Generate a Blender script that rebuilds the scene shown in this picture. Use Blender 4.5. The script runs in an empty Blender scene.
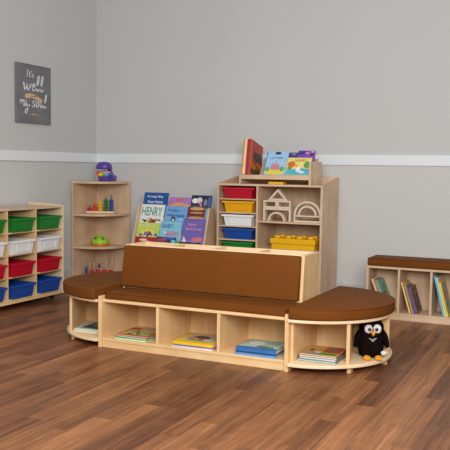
import bpy, bmesh, math, random
from mathutils import Vector, Matrix, Euler
random.seed(7)
S = bpy.context.scene
COL = S.collection
PI = math.pi
R = math.radians

# ------------------------------------------------------------------ materials
def lin(c):
    c = c / 255.0
    return c / 12.92 if c <= 0.04045 else ((c + 0.055) / 1.055) ** 2.4
def rgb(t, k=1.0):
    return (lin(t[0]) * k, lin(t[1]) * k, lin(t[2]) * k, 1.0)

MATS = {}
def new_mat(name):
    m = bpy.data.materials.new(name); m.use_nodes = True
    nt = m.node_tree
    return m, nt, nt.nodes['Principled BSDF']

def plain(name, col, rough=0.5, bump=0.0, bscale=60.0, spec=0.5, var=0.06, vscale=9.0, sheen=0.0):
    """procedural paint / plastic / cloth: gentle noise variation + bump"""
    key = (name, col, rough, bump)
    if key in MATS: return MATS[key]
    m, nt, b = new_mat(name)
    tc = nt.nodes.new('ShaderNodeTexCoord')
    n = nt.nodes.new('ShaderNodeTexNoise'); n.inputs['Scale'].default_value = vscale; n.inputs['Detail'].default_value = 3
    nt.links.new(tc.outputs['Object'], n.inputs['Vector'])
    r = nt.nodes.new('ShaderNodeValToRGB')
    c = rgb(col)
    r.color_ramp.elements[0].position = 0.3; r.color_ramp.elements[1].position = 0.7
    r.color_ramp.elements[0].color = tuple(v * (1 - var) for v in c[:3]) + (1,)
    r.color_ramp.elements[1].color = tuple(min(1, v * (1 + var)) for v in c[:3]) + (1,)
    nt.links.new(n.outputs['Fac'], r.inputs['Fac'])
    nt.links.new(r.outputs['Color'], b.inputs['Base Color'])
    b.inputs['Roughness'].default_value = rough
    b.inputs['Specular IOR Level'].default_value = spec
    if sheen: b.inputs['Sheen Weight'].default_value = sheen
    if bump:
        n2 = nt.nodes.new('ShaderNodeTexNoise'); n2.inputs['Scale'].default_value = bscale; n2.inputs['Detail'].default_value = 4
        nt.links.new(tc.outputs['Object'], n2.inputs['Vector'])
        bp = nt.nodes.new('ShaderNodeBump'); bp.inputs['Strength'].default_value = bump; bp.inputs['Distance'].default_value = 0.01
        nt.links.new(n2.outputs['Fac'], bp.inputs['Height'])
        nt.links.new(bp.outputs['Normal'], b.inputs['Normal'])
    MATS[key] = m
    return m

def wood(name, c1, c2, axis, rough=0.45):
    key = (name, axis)
    if key in MATS: return MATS[key]
    m, nt, b = new_mat(name + '_' + axis)
    tc = nt.nodes.new('ShaderNodeTexCoord')
    mp = nt.nodes.new('ShaderNodeMapping')
    sc = {'x': (1.2, 16, 16), 'y': (16, 1.2, 16), 'z': (16, 16, 1.2)}[axis]
    mp.inputs['Scale'].default_value = sc
    oi = nt.nodes.new('ShaderNodeObjectInfo')
    ad = nt.nodes.new('ShaderNodeVectorMath'); ad.operation = 'ADD'
    ml = nt.nodes.new('ShaderNodeMath'); ml.operation = 'MULTIPLY'; ml.inputs[1].default_value = 13.0
    nt.links.new(oi.outputs['Random'], ml.inputs[0])
    nt.links.new(tc.outputs['Object'], mp.inputs['Vector'])
    nt.links.new(mp.outputs['Vector'], ad.inputs[0]); nt.links.new(ml.outputs[0], ad.inputs[1])
    n1 = nt.nodes.new('ShaderNodeTexNoise'); n1.inputs['Scale'].default_value = 1.0; n1.inputs['Detail'].default_value = 6; n1.inputs['Distortion'].default_value = 0.6
    nt.links.new(ad.outputs[0], n1.inputs['Vector'])
    n2 = nt.nodes.new('ShaderNodeTexNoise'); n2.inputs['Scale'].default_value = 5.0; n2.inputs['Detail'].default_value = 2
    nt.links.new(tc.outputs['Object'], n2.inputs['Vector'])
    mx = nt.nodes.new('ShaderNodeMath'); mx.operation = 'MULTIPLY_ADD'; mx.inputs[1].default_value = 0.5
    nt.links.new(n1.outputs['Fac'], mx.inputs[0])
    m2 = nt.nodes.new('ShaderNodeMath'); m2.operation = 'MULTIPLY'; m2.inputs[1].default_value = 0.5
    nt.links.new(n2.outputs['Fac'], m2.inputs[0]); nt.links.new(m2.outputs[0], mx.inputs[2])
    r = nt.nodes.new('ShaderNodeValToRGB')
    r.color_ramp.elements[0].position = 0.34; r.color_ramp.elements[0].color = rgb(c1)
    r.color_ramp.elements[1].position = 0.66; r.color_ramp.elements[1].color = rgb(c2)
    nt.links.new(mx.outputs[0], r.inputs['Fac'])
    nt.links.new(r.outputs['Color'], b.inputs['Base Color'])
    b.inputs['Roughness'].default_value = rough
    b.inputs['Specular IOR Level'].default_value = 0.35
    MATS[key] = m
    return m
def maple(ax): return wood('maple', (217, 174, 120), (237, 203, 153), ax)
def birch(ax): return wood('birch', (198, 165, 132), (225, 195, 163), ax)
def edge_ply(ax): return wood('ply_edge', (232, 198, 154), (244, 218, 182), ax)

def floor_material():
    m, nt, b = new_mat('laminate_planks')
    N = nt.nodes.new; L = nt.links.new
    tc = N('ShaderNodeTexCoord'); sx = N('ShaderNodeSeparateXYZ'); L(tc.outputs['Object'], sx.inputs[0])
    def mth(op, a, bb=None, cc=None):
        n = N('ShaderNodeMath'); n.operation = op
        for i, v in enumerate((a, bb, cc)):
            if v is None: continue
            if isinstance(v, (int, float)): n.inputs[i].default_value = v
            else: L(v, n.inputs[i])
        return n.outputs[0]
    W, LEN = 0.095, 0.78
    xr = mth('DIVIDE', sx.outputs['X'], W)
    row = mth('FLOOR', xr)
    wn = N('ShaderNodeTexWhiteNoise'); wn.noise_dimensions = '1D'; L(row, wn.inputs['W'])
    yo = mth('ADD', mth('DIVIDE', sx.outputs['Y'], LEN), mth('MULTIPLY', wn.outputs['Value'], 7.0))
    col = mth('FLOOR', yo)
    cv = N('ShaderNodeCombineXYZ'); L(row, cv.inputs[0]); L(col, cv.inputs[1])
    wp = N('ShaderNodeTexWhiteNoise'); wp.noise_dimensions = '3D'; L(cv.outputs[0], wp.inputs['Vector'])
    # grain stretched along Y, shifted per plank
    mp = N('ShaderNodeMapping'); mp.inputs['Scale'].default_value = (30, 1.3, 1)
    L(tc.outputs['Object'], mp.inputs['Vector'])
    va = N('ShaderNodeVectorMath'); va.operation = 'MULTIPLY_ADD'; L(wp.outputs['Color'], va.inputs[0]); va.inputs[1].default_value = (40, 40, 40); L(mp.outputs[0], va.inputs[2])
    gn = N('ShaderNodeTexNoise'); gn.inputs['Scale'].default_value = 1.0; gn.inputs['Detail'].default_value = 7; gn.inputs['Roughness'].default_value = 0.65; gn.inputs['Distortion'].default_value = 0.8
    L(va.outputs[0], gn.inputs['Vector'])
    bl = N('ShaderNodeTexNoise'); bl.inputs['Scale'].default_value = 9.0; bl.inputs['Detail'].default_value = 3; L(tc.outputs['Object'], bl.inputs['Vector'])
    f1 = mth('ADD', mth('MULTIPLY', wp.outputs['Value'], 0.25), mth('MULTIPLY', gn.outputs['Fac'], 0.72))
    f = mth('ADD', f1, mth('MULTIPLY', bl.outputs['Fac'], 0.12))
    r = N('ShaderNodeValToRGB'); e = r.color_ramp.elements
    e[0].position = 0.25; e[0].color = rgb((66, 37, 24)); e[1].position = 0.85; e[1].color = rgb((190, 130, 84))
    x = e.new(0.45); x.color = rgb((108, 68, 44)); x = e.new(0.65); x.color = rgb((148, 97, 62))
    L(f, r.inputs['Fac'])
    # seams
    fx = mth('FRACT', xr); sxx = mth('MINIMUM', fx, mth('SUBTRACT', 1.0, fx))
    fy = mth('FRACT', yo); syy = mth('MINIMUM', fy, mth('SUBTRACT', 1.0, fy))
    seam = mth('MINIMUM', mth('DIVIDE', sxx, 0.022), mth('DIVIDE', syy, 0.0035))
    seam = mth('MINIMUM', seam, 1.0)
    sm = mth('MULTIPLY_ADD', seam, 0.38, 0.62)
    mixc = N('ShaderNodeVectorMath'); mixc.operation = 'SCALE'; L(r.outputs['Color'], mixc.inputs[0]); L(sm, mixc.inputs['Scale'])
    L(mixc.outputs[0], b.inputs['Base Color'])
    rr = mth('MULTIPLY_ADD', gn.outputs['Fac'], 0.18, 0.27); L(rr, b.inputs['Roughness'])
    b.inputs['Specular IOR Level'].default_value = 0.18
    bp = N('ShaderNodeBump'); bp.inputs['Strength'].default_value = 0.12; bp.inputs['Distance'].default_value = 0.004
    L(mth('ADD', seam, mth('MULTIPLY', gn.outputs['Fac'], 0.3)), bp.inputs['Height']); L(bp.outputs['Normal'], b.inputs['Normal'])
    return m

WALL_UP = plain('wall_paint_grey', (198, 199, 197), 0.75, 0.02, 180, 0.25, 0.012, 1.3)
WALL_LOW = plain('wall_paint_lower_grey', (202, 202, 200), 0.7, 0.02, 180, 0.25, 0.012, 1.3)
TRIM = plain('trim_white_paint', (228, 232, 236), 0.45, 0.0, 60, 0.4, 0.01)
BASEP = plain('baseboard_paint', (188, 190, 194), 0.5, 0.0, 60, 0.4, 0.01)
VINYL = plain('brown_vinyl', (110, 62, 22), 0.6, 0.05, 14, 0.06, 0.05, 5)
VSEAM = plain('brown_vinyl_piping', (94, 52, 18), 0.6, 0.02, 40, 0.06)
PAPER = plain('paper_edges', (232, 226, 212), 0.8, 0.15, 300, 0.2)
BLACKRUB = plain('black_rubber', (26, 26, 27), 0.6)

# ------------------------------------------------------------------ mesh helpers
def NB(): return bmesh.new()
def box(bm, x0, x1, y0, y1, z0, z1, mi=0):
    v = [bm.verts.new(p) for p in ((x0,y0,z0),(x1,y0,z0),(x1,y1,z0),(x0,y1,z0),(x0,y0,z1),(x1,y0,z1),(x1,y1,z1),(x0,y1,z1))]
    for f in ((3,2,1,0),(4,5,6,7),(0,1,5,4),(1,2,6,5),(2,3,7,6),(3,0,4,7)):
        fc = bm.faces.new([v[i] for i in f]); fc.material_index = mi
def prism(bm, pts, d, mi=0):
    """pts: closed list of 3-D points (planar), d: extrusion vector"""
    d = Vector(d); a = [bm.verts.new(p) for p in pts]; b = [bm.verts.new(Vector(p) + d) for p in pts]
    n = len(pts); fs = [bm.faces.new(list(reversed(a))), bm.faces.new(b)]
    for i in range(n): fs.append(bm.faces.new((a[i], a[(i+1) % n], b[(i+1) % n], b[i])))
    for f in fs: f.material_index = mi
    bmesh.ops.recalc_face_normals(bm, faces=fs)
def lathe(bm, prof, c=(0,0,0), n=24, mi=0, sx=1, sy=1):
    rings = []
    for r, z in prof:
        if r < 1e-6: rings.append([bm.verts.new((c[0], c[1], c[2] + z))])
        else: rings.append([bm.verts.new((c[0] + sx*r*math.cos(2*PI*i/n), c[1] + sy*r*math.sin(2*PI*i/n), c[2] + z)) for i in range(n)])
    fs = []
    for a, b in zip(rings, rings[1:]):
        for i in range(n):
            j = (i+1) % n
            if len(a) == 1 and len(b) == 1: continue
            if len(a) == 1: fs.append(bm.faces.new((a[0], b[j], b[i])))
            elif len(b) == 1: fs.append(bm.faces.new((a[i], a[j], b[0])))
            else: fs.append(bm.faces.new((a[i], a[j], b[j], b[i])))
    for r in (rings[0], rings[-1]):
        if len(r) > 1:
            fs.append(bm.faces.new(r))
    for f in fs: f.material_index = mi; f.smooth = True
    bmesh.ops.recalc_face_normals(bm, faces=fs)
def ball(bm, c, r, sx=1, sy=1, sz=1, n=16, mi=0):
    prof = [(r*math.sin(PI*k/10), -r*sz*math.cos(PI*k/10)) for k in range(11)]
    prof[0] = (0, -r*sz); prof[-1] = (0, r*sz)
    lathe(bm, prof, c, n, mi, sx, sy)
def tube(bm, pts, r, n=8, closed=False, mi=0):
    pts = [Vector(p) for p in pts]; N = len(pts); rings = []
    up = Vector((0, 0, 1))
    for i, p in enumerate(pts):
        a = pts[(i-1) % N] if (closed or i > 0) else p; b = pts[(i+1) % N] if (closed or i < N-1) else p
        t = (b - a).normalized()
        u = up if abs(t.dot(up)) < 0.95 else Vector((1, 0, 0))
        s = t.cross(u).normalized(); w = s.cross(t)
        rings.append([bm.verts.new(p + r*(math.cos(2*PI*k/n)*s + math.sin(2*PI*k/n)*w)) for k in range(n)])
    fs = []
    for i in range(N if closed else N-1):
        a, b = rings[i], rings[(i+1) % N]
        for k in range(n): fs.append(bm.faces.new((a[k], a[(k+1) % n], b[(k+1) % n], b[k])))
    if not closed: fs.append(bm.faces.new(rings[0])); fs.append(bm.faces.new(rings[-1]))
    for f in fs: f.material_index = mi; f.smooth = True
    bmesh.ops.recalc_face_normals(bm, faces=fs)
def arc(cx, cy, r, a0, a1, n):
    return [(cx + r*math.cos(R(a0 + (a1-a0)*i/n)), cy + r*math.sin(R(a0 + (a1-a0)*i/n))) for i in range(n+1)]

def obj(name, bm, mats, parent=None, bevel=0.0, seg=2, smooth=False, loc=None):
    me = bpy.data.meshes.new(name); bm.to_mesh(me); bm.free()
    for m in (mats if isinstance(mats, (list, tuple)) else [mats]): me.materials.append(m)
    o = bpy.data.objects.new(name, me); COL.objects.link(o)
    if parent: o.parent = parent
    if loc: o.location = loc
    if bevel:
        md = o.modifiers.new('bevel', 'BEVEL'); md.width = bevel; md.segments = seg; md.limit_method = 'ANGLE'; md.angle_limit = R(40)
    if smooth or bevel:
        for p in me.polygons: p.use_smooth = smooth
    return o
def shift(bm, v):
    bmesh.ops.translate(bm, verts=bm.verts, vec=Vector(v)); return bm
def tag(o, label=None, cat=None, group=None, kind=None):
    if label: o['label'] = label
    if cat: o['category'] = cat
    if group: o['group'] = group
    if kind: o['kind'] = kind
    return o
def thing(name, label, cat, loc=(0,0,0), rotz=0, group=None):
    o = bpy.data.objects.new(name, None); COL.objects.link(o); o.empty_display_size = 0.05
    o.location = loc; o.rotation_euler = (0, 0, rotz)
    return tag(o, label, cat, group)
def kids(o): return [c for c in COL.objects if c.parent == o]
def dup(root, label=None, loc=None, rot=None, mats=None):
    def cp(o, par):
        c = o.copy(); COL.objects.link(c); c.parent = par
        for ch in kids(o): cp(ch, c)
        return c
    r = cp(root, None)
    if label: r['label'] = label
    if loc is not None: r.location = loc
    if rot is not None: r.rotation_euler = rot
    return r
def W(bm, root):   # world-space build -> local to the (unrotated) root
    return shift(bm, -Vector(root.location))

def text_mesh(txt, height, width=None, extrude=0.0006, shear=0.0, bold=0.0):
    cu = bpy.data.curves.new('t', 'FONT'); cu.body = txt; cu.size = 1.0; cu.align_x = 'CENTER'; cu.align_y = 'CENTER'
    cu.extrude = 0.0; cu.shear = shear; cu.offset = bold; cu.resolution_u = 3
    o = bpy.data.objects.new('t', cu); COL.objects.link(o)
    dg = bpy.context.evaluated_depsgraph_get(); dg.update()
    me = bpy.data.meshes.new_from_object(o.evaluated_get(dg))
    bpy.data.objects.remove(o); bpy.data.curves.remove(cu)
    xs = [v.co.x for v in me.vertices]; ys = [v.co.y for v in me.vertices]
    cx, cy = (min(xs)+max(xs))/2, (min(ys)+max(ys))/2
    sy = height / (max(ys)-min(ys)); sx = sy if width is None else width / (max(xs)-min(xs))
    bm = NB(); bm.from_mesh(me); bpy.data.meshes.remove(me)
    for v in bm.verts: v.co = Vector(((v.co.x-cx)*sx, (v.co.y-cy)*sy, 0))
    return bm   # lies in XY, facing +Z

# ------------------------------------------------------------------ camera
cam = bpy.data.cameras.new('camera'); camo = bpy.data.objects.new('camera', cam); COL.objects.link(camo)
yaw, pit, rol = 0.4430134, 0.07272895, 0.01350543
fw = Vector((-math.sin(yaw)*math.cos(pit), math.cos(yaw)*math.cos(pit), -math.sin(pit)))
rr = Vector((math.cos(yaw), math.sin(yaw), 0)); uu = rr.cross(fw)
r2 = rr*math.cos(rol) + uu*math.sin(rol); u2 = -rr*math.sin(rol) + uu*math.cos(rol)
M = Matrix((r2, u2, -fw)).transposed().to_4x4(); M.translation = Vector((4.634647, -6.653088, 1.172613))
camo.matrix_world = M
cam.sensor_width = 36; cam.lens = 774.514/450*36; cam.clip_end = 60
S.camera = camo

# ------------------------------------------------------------------ the room
def struct(name, bm, m, bevel=0.0):
    return tag(obj(name, bm, m, None, bevel), kind='structure')
b = NB(); box(b, -0.1, 7.5, -8.5, 0.1, -0.06, 0); struct('floor', b, floor_material())
RB, RT, BH = 1.217, 1.306, 0.163
b = NB(); box(b, -0.1, 0, -8.5, 0.1, 0, 1.26, 1); box(b, -0.1, 0, -8.5, 0.1, 1.26, 3.0, 0); struct('wall_left', b, [WALL_UP, WALL_LOW])
b = NB(); box(b, 0, 7.5, 0, 0.1, 0, 1.26, 1); box(b, 0, 7.5, 0, 0.1, 1.26, 3.0, 0); struct('wall_back', b, [WALL_UP, WALL_LOW])
b = NB(); box(b, 0.0, 0.014, -8.5, 0, RB, RT); struct('trim_1', b, TRIM, 0.003)
b = NB(); box(b, 0.014, 7.5, -0.014, 0.0, RB, RT); struct('trim_2', b, TRIM, 0.003)
b = NB(); box(b, 0.0, 0.013, -8.5, 0, 0, BH); struct('baseboard_left', b, BASEP, 0.003)
b = NB(); box(b, 0.013, 7.5, -0.013, 0.0, 0, BH); struct('baseboard_back', b, BASEP, 0.003)

# ------------------------------------------------------------------ centre reading bench
CY = -2.045; YF = -2.487; YB = 2*CY - YF; XL, XR = 1.762, 3.082; TZ = 0.315
t = thing('reading_bench', 'long low light wood reading bench with open book cubbies and a raised box backrest', 'bench', ((XL+XR)/2, CY, 0))
for x in (XL, XR-0.025):
    b = NB(); box(b, x, x+0.025, YF-0.018, YB+0.018, 0, 0.337); obj('side_panel', W(b, t), maple('z'), t, 0.003)
b = NB(); box(b, XL+0.025, XR-0.025, YF, YB, TZ-0.018, TZ); obj('seat_board', W(b, t), maple('x'), t, 0.0035)
b = NB(); box(b, XL+0.025, XR-0.025, YF, YB, 0.044, 0.062); obj('bottom_board', W(b, t), maple('x'), t, 0.002)
for y0 in (YF+0.004, YB-0.022):
    b = NB(); box(b, XL+0.025, XR-0.025, y0, y0+0.018, 0, 0.044); obj('plinth', W(b, t), maple('x'), t, 0.001)
b = NB(); box(b, XL+0.025, XR-0.025, CY-0.008, CY+0.008, 0.062, TZ-0.018); obj('centre_panel', W(b, t), maple('z'), t)
for x in (2.184, 2.611):
    for (y0, y1) in ((YF+0.003, CY-0.008), (CY+0.008, YB-0.003)):
        b = NB(); box(b, x, x+0.021, y0, y1, 0.062, TZ-0.018); obj('divider', W(b, t), maple('z'), t, 0.0015)
# raised box backrest
BZ = 0.648; yb_f, yt_f = -2.203, -2.167
def trap(x0, x1, z0, z1, inset, bm):
    def yy(z): return yb_f + (yt_f - yb_f)*(z - TZ)/(BZ - TZ) + inset
    y0, y1 = yy(z0), yy(z1)
    prism(bm, [(x0, y0, z0), (x0, 2*CY-y0, z0), (x0, 2*CY-y1, z1), (x0, y1, z1)], (x1-x0, 0, 0))
bx = NB(); box(bx, -0.01, 0.01, -0.01, 0.01, 0, 0.01); bx.free()
for x in (XL-0.004, XR-0.048):
    b = NB(); trap(x, x+0.022, TZ, BZ, -0.012, b); obj('backrest_end_panel', W(b, t), maple('z'), t, 0.006)
for s in (1, -1):
    b = NB()
    def yy(z): return yb_f + (yt_f - yb_f)*(z - TZ)/(BZ - TZ)
    pts = [(XL+0.018, yy(TZ)+0.012, TZ), (XL+0.018, yy(TZ)+0.028, TZ), (XL+0.018, yy(BZ)+0.028, BZ), (XL+0.018, yy(BZ)+0.012, BZ)]
    if s < 0: pts = [(p[0], 2*CY-p[1], p[2]) for p in pts]
    prism(b, pts, (XR-XL-0.066, 0, 0)); obj('backrest_board', W(b, t), edge_ply('x'), t, 0.001)
b = NB(); box(b, XL+0.018, XR-0.048, -2.155, 2*CY+2.155, TZ+0.001, TZ+0.012); box(b, XL+0.018, XR-0.048, -2.142, 2*CY+2.142, 0.5, 0.51)
obj('bin_floor', W(b, t), edge_ply('x'), t)
for x in (2.09, 2.41, 2.73):
    b = NB(); trap(x-0.008, x+0.008, 0.511, BZ-0.001, 0.029, b); obj('bin_divider', W(b, t), maple('z'), t)
for s in (1, -1):
    b = NB(); x0, x1 = XL-0.006, XR-0.049; z0, z1 = TZ+0.052, BZ-0.006
    pts = [(x0, yy(z0)-0.042, z0), (x0, yy(z0)+0.011, z0), (x0, yy(z1)+0.011, z1), (x0, yy(z1)-0.024, z1)]
    if s < 0: pts = [(p[0], 2*CY-p[1], p[2]) for p in pts]
    prism(b, pts, (x1-x0, 0, 0))
    o = obj('back_cushion', W(b, t), VINYL, t, 0.014, 4, True)
# seat cushions (loose pads)
def seat_pad(y0, y1, label):
    k = thing('seat_cushion', label, 'cushion', ((XL+XR)/2, (y0+y1)/2, TZ), 0)
    b = NB(); box(b, XL+0.028, XR-0.028, y0, y1, TZ+0.0005, TZ+0.047); obj('pad', W(b, k), VINYL, k, 0.012, 3, True)
    b = NB(); c = [(XL+0.031, y0+0.003, TZ+0.039), (XR-0.031, y0+0.003, TZ+0.039), (XR-0.031, y1-0.003, TZ+0.039), (XL+0.031, y1-0.003, TZ+0.039)]
    tube(b, c, 0.0035, 6, True); obj('piping', W(b, k), VSEAM, k)
    return k
seat_pad(YF+0.012, -2.219, 'long thin brown vinyl seat cushion lying along the front of the reading bench')

# half round end units
RAD = 0.49
def end_unit(s, label, divs, RAD=0.484):
    cx = XR if s > 0 else XL
    k = thing('half_round_bench', label, 'bench', (cx, CY, 0))
    def half(r, a=90): 
        pts = arc(0, 0, r, -a, a, 40)
        return [(cx + s*max(p[0], 0.0015), CY + p[1]) for p in pts]
    for nm, z0, z1 in (('top_board', TZ-0.018, TZ), ('bottom_board', 0.038, 0.058)):
        b = NB(); prism(b, [(p[0], p[1], z0) for p in half(RAD)], (0, 0, z1-z0)); obj(nm, W(b, k), edge_ply('x'), k, 0.004)
    b = NB(); x0 = cx + s*0.002; x1 = cx + s*0.02; box(b, min(x0, x1), max(x0, x1), CY-0.43, CY+0.43, 0.058, TZ-0.018); obj('inner_panel', W(b, k), maple('z'), k)
    b = NB(); x0 = cx + s*0.02; x1 = cx + s*(RAD-0.008); box(b, min(x0, x1), max(x0, x1), CY-0.010, CY+0.010, 0.058, TZ-0.018); obj('cross_panel', W(b, k), maple('z'), k, 0.002)
    for (xa, ya, xb) in divs:
        for sg in (1, -1):
            b = NB()
            pts = [(xa-0.0105, ya), (xa+0.0105, ya), (xb+0.0105, CY-0.011), (xb-0.0105, CY-0.011)]
            if sg < 0: pts = [(p[0], 2*CY-p[1]) for p in pts]
            prism(b, [(p[0], p[1], 0.058) for p in pts], (0, 0, TZ-0.018-0.058)); obj('divider', W(b, k), maple('z'), k, 0.002)
            f = NB(); yc = ya+0.05 if sg > 0 else 2*CY-ya-0.05; box(f, xa-0.011, xa+0.011, yc-0.028, yc+0.028, 0, 0.038); obj('foot', W(f, k), maple('z'), k, 0.002)
    f = NB(); xc = cx + s*(RAD-0.045); box(f, xc-0.028, xc+0.028, CY-0.011, CY+0.011, 0, 0.038); obj('foot', W(f, k), maple('z'), k, 0.002)
    return k
end_unit(1, 'half round light wood shelf unit at the right bench end holding the toy owl', [(3.402, -2.385, 3.33)])
end_unit(-1, 'half round light wood shelf unit at the left bench end near the tray cabinet', [(1.479, -2.416, 1.335)], 0.474)
def end_cushion(s, label):
    cx = XR+0.004 if s > 0 else XL-0.007; r = 0.491 if s > 0 else 0.496
    k = thing('half_round_cushion', label, 'cushion', (cx, CY, TZ))
    pts = arc(0, 0, r, -90, 90, 48); pts = [(cx + s*max(p[0], 0.0), CY + p[1]) for p in pts]
    b = NB(); prism(b, [(p[0], p[1], TZ+0.0005) for p in pts], (0, 0, 0.068)); obj('pad', W(b, k), VINYL, k, 0.013, 4, True)
    b = NB(); pp = [(cx + (p[0]-cx)*0.992 + s*0.002, CY + (p[1]-CY)*0.992, TZ+0.0615) for p in pts]; tube(b, pp, 0.0035, 6, True); obj('piping', W(b, k), VSEAM, k)
end_cushion(1, 'half round brown vinyl cushion on the right end unit above the toy owl')
end_cushion(-1, 'half round brown vinyl cushion on the left end unit of the reading bench')

# ------------------------------------------------------------------ books
def flat(bm, pts, mi, y):   # polygon on a front cover at local y
    f = bm.faces.new([bm.verts.new((p[0], y, p[1])) for p in pts]); f.material_index = mi
    f.normal_update()
    if f.normal.y > 0: f.normal_flip()
def book(label, w, h, tk, cov, art=(), titles=(), group=None, name='book', back=None):
    """local: spine at -x, cover facing -y, z up, origin bottom centre"""
    k = thing(name, label, 'book', (0, 0, 0), 0, group)
    cm = plain('cover_%d_%d_%d' % cov, cov, 0.4, 0.0, 60, 0.4, 0.10, 22)
    b = NB(); ct = min(0.0022, tk*0.22)
    box(b, -w/2, w/2, -tk/2, -tk/2+ct, 0, h); box(b, -w/2, w/2, tk/2-ct, tk/2, 0, h); box(b, -w/2, -w/2+ct, -tk/2+ct, tk/2-ct, 0, h)
    obj('cover', b, cm, k)
    b = NB(); box(b, -w/2+ct, w/2-0.004, -tk/2+ct, tk/2-ct, 0.003, h-0.003); obj('pages', b, PAPER, k)
    if art:
        b = NB(); ms = []; lay = 0
        for (kind, col, *a) in art:
            m = plain('print_%d_%d_%d' % col, col, 0.45, 0.0, 60, 0.4, 0.08, 30)
            if m not in ms: ms.append(m)
            mi = ms.index(m); y = -tk/2 - 0.0004 - 0.00012*lay; lay += 1
            X = lambda u: -w/2 + u*w
            Z = lambda v: v*h
            if kind == 'r': u0, v0, u1, v1 = a; flat(b, [(X(u0), Z(v0)), (X(u1), Z(v0)), (X(u1), Z(v1)), (X(u0), Z(v1))], mi, y)
            elif kind == 'e': u, v, ru, rv = a; flat(b, [(X(u + ru*math.cos(2*PI*i/20)), Z(v + rv*math.sin(2*PI*i/20))) for i in range(20)], mi, y)
            elif kind == 'p': flat(b, [(X(q[0]), Z(q[1])) for q in a[0]], mi, y)
        obj('cover_picture', b, ms, k)
    for (txt, u, v, hh, ww, col) in titles:
        b = text_mesh(txt, hh*h, ww*w, bold=0.012)
        for vv in b.verts: vv.co = Vector((vv.co.x + (u-0.5)*w, -tk/2 - 0.0026, vv.co.y + v*h))
        obj('title', b, plain('title_%d_%d_%d' % col, col, 0.5), k)
    return k
def place(k, loc, m3):
    k.rotation_euler = m3.to_euler(); k.location = loc
def Rx(a): return Matrix.Rotation(R(a), 3, 'X')
def Ry(a): return Matrix.Rotation(R(a), 3, 'Y')
def Rz(a): return Matrix.Rotation(R(a), 3, 'Z')
def scatter(seed, n, cols, u0=0.08, v0=0.08, u1=0.92, v1=0.6, s=0.1):
    rd = random.Random(seed); out = []
    for i in range(n):
        c = cols[i % len(cols)]
        out.append(('e', c, rd.uniform(u0, u1), rd.uniform(v0, v1), rd.uniform(0.4, 1)*s, rd.uniform(0.4, 1)*s))
    return out

# lying stacks: cover up, spine to the front
def lay(k, x, y, z, w, h, tk, yaw=0, spine='left'):
    m = Rx(-90)               # cover up, top away from viewer
    extra = {'left': 0, 'front': 90, 'back': -90, 'right': 180}[spine]
    m = Rz(yaw + extra) @ m
    # centre the book on x,y ; base of stack slot at z
    c = m @ Vector((0, 0, h/2))
    place(k, (x - c.x, y - c.y, z + tk/2), m)
def stack(x, y, z, items):
    for (label, w, h, tk, cov, art, titles, yaw, sp, dx, dy, grp) in items:
        k = book(label, w, h, tk, cov, art, titles, grp)
        lay(k, x+dx, y+dy, z+0.0003, w, h, tk, yaw, sp); z += tk + 0.0032 if art or titles else tk + 0.0006
BB = 0.062
g1 = 'books stacked in the left bench cubby'
stack(1.988, -2.358, BB, [
 ('white and green edged picture book at the bottom of the left cubby stack', 0.235, 0.232, 0.013, (120, 186, 92), (), (), 2, 'left', 0.0, -0.005, g1),
 ('dark green picture book in the middle of the left cubby stack', 0.228, 0.225, 0.011, (64, 120, 66), (), (), -1, 'left', 0.006, 0.0, g1),
 ('red bordered picture book on top of the left cubby stack', 0.23, 0.232, 0.008, (196, 62, 38),
   [('r', (168, 172, 96), .06, .08, .94, .72), ('r', (196, 176, 150), .35, .72, .94, .97)] + scatter(3, 12, [(120, 150, 70), (62, 66, 70), (214, 188, 120), (186, 90, 70), (150, 160, 168)], .12, .15, .88, .65, .1), (), 3, 'left', 0.004, 0.003, g1)])
g2 = 'books stacked in the middle bench cubby'
stack(2.440, -2.355, BB, [
 ('white covered book at the bottom of the middle cubby stack', 0.245, 0.278, 0.008, (214, 212, 216), (), (), 3, 'front', -0.006, -0.004, g2),
 ('purple spined book in the middle of the middle cubby stack', 0.24, 0.272, 0.008, (120, 96, 158), (), (), 1, 'front', 0.004, -0.002, g2),
 ('yellow picture book with red and grey picture on top of the middle cubby stack', 0.245, 0.272, 0.018, (236, 190, 36),
   [('r', (176, 186, 170), .20, .10, .92, .88)] + [('e', (196, 84, 62), .5, .42, .2, .14), ('e', (66, 72, 84), .68, .55, .16, .2), ('e', (208, 120, 96), .48, .7, .16, .11), ('e', (110, 160, 100), .3, .5, .07, .3), ('e', (226, 222, 206), .4, .3, .08, .1)], (), 1, 'front', 0, 0, g2)])
g3 = 'books stacked in the right bench cubby'
stack(2.862, -2.354, BB, [
 ('thin pale blue book at the bottom of the right cubby stack', 0.24, 0.262, 0.014, (104, 150, 200), (), (), 0, 'front', 0, -0.006, g3),
 ('dark blue spined book in the middle of the right cubby stack', 0.24, 0.260, 0.008, (36, 66, 112), (), (), 1, 'front', 0, 0, g3),
 ('blue spined book with pale mint cover on top of the right cubby stack', 0.245, 0.258, 0.022, (58, 110, 172),
   [('r', (176, 204, 190), .17, .01, .99, .99), ('p', (88, 150, 84), [(.18, .1), (.34, .2), (.3, .62), (.18, .5)]), ('e', (60, 96, 84), .3, .42, .05, .14), ('e', (226, 232, 226), .6, .68, .22, .2), ('e', (150, 190, 176), .7, .3, .16, .16)], (), 1, 'front', 0, 0, g3)])
g4 = 'books stacked in the right end unit'
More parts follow.
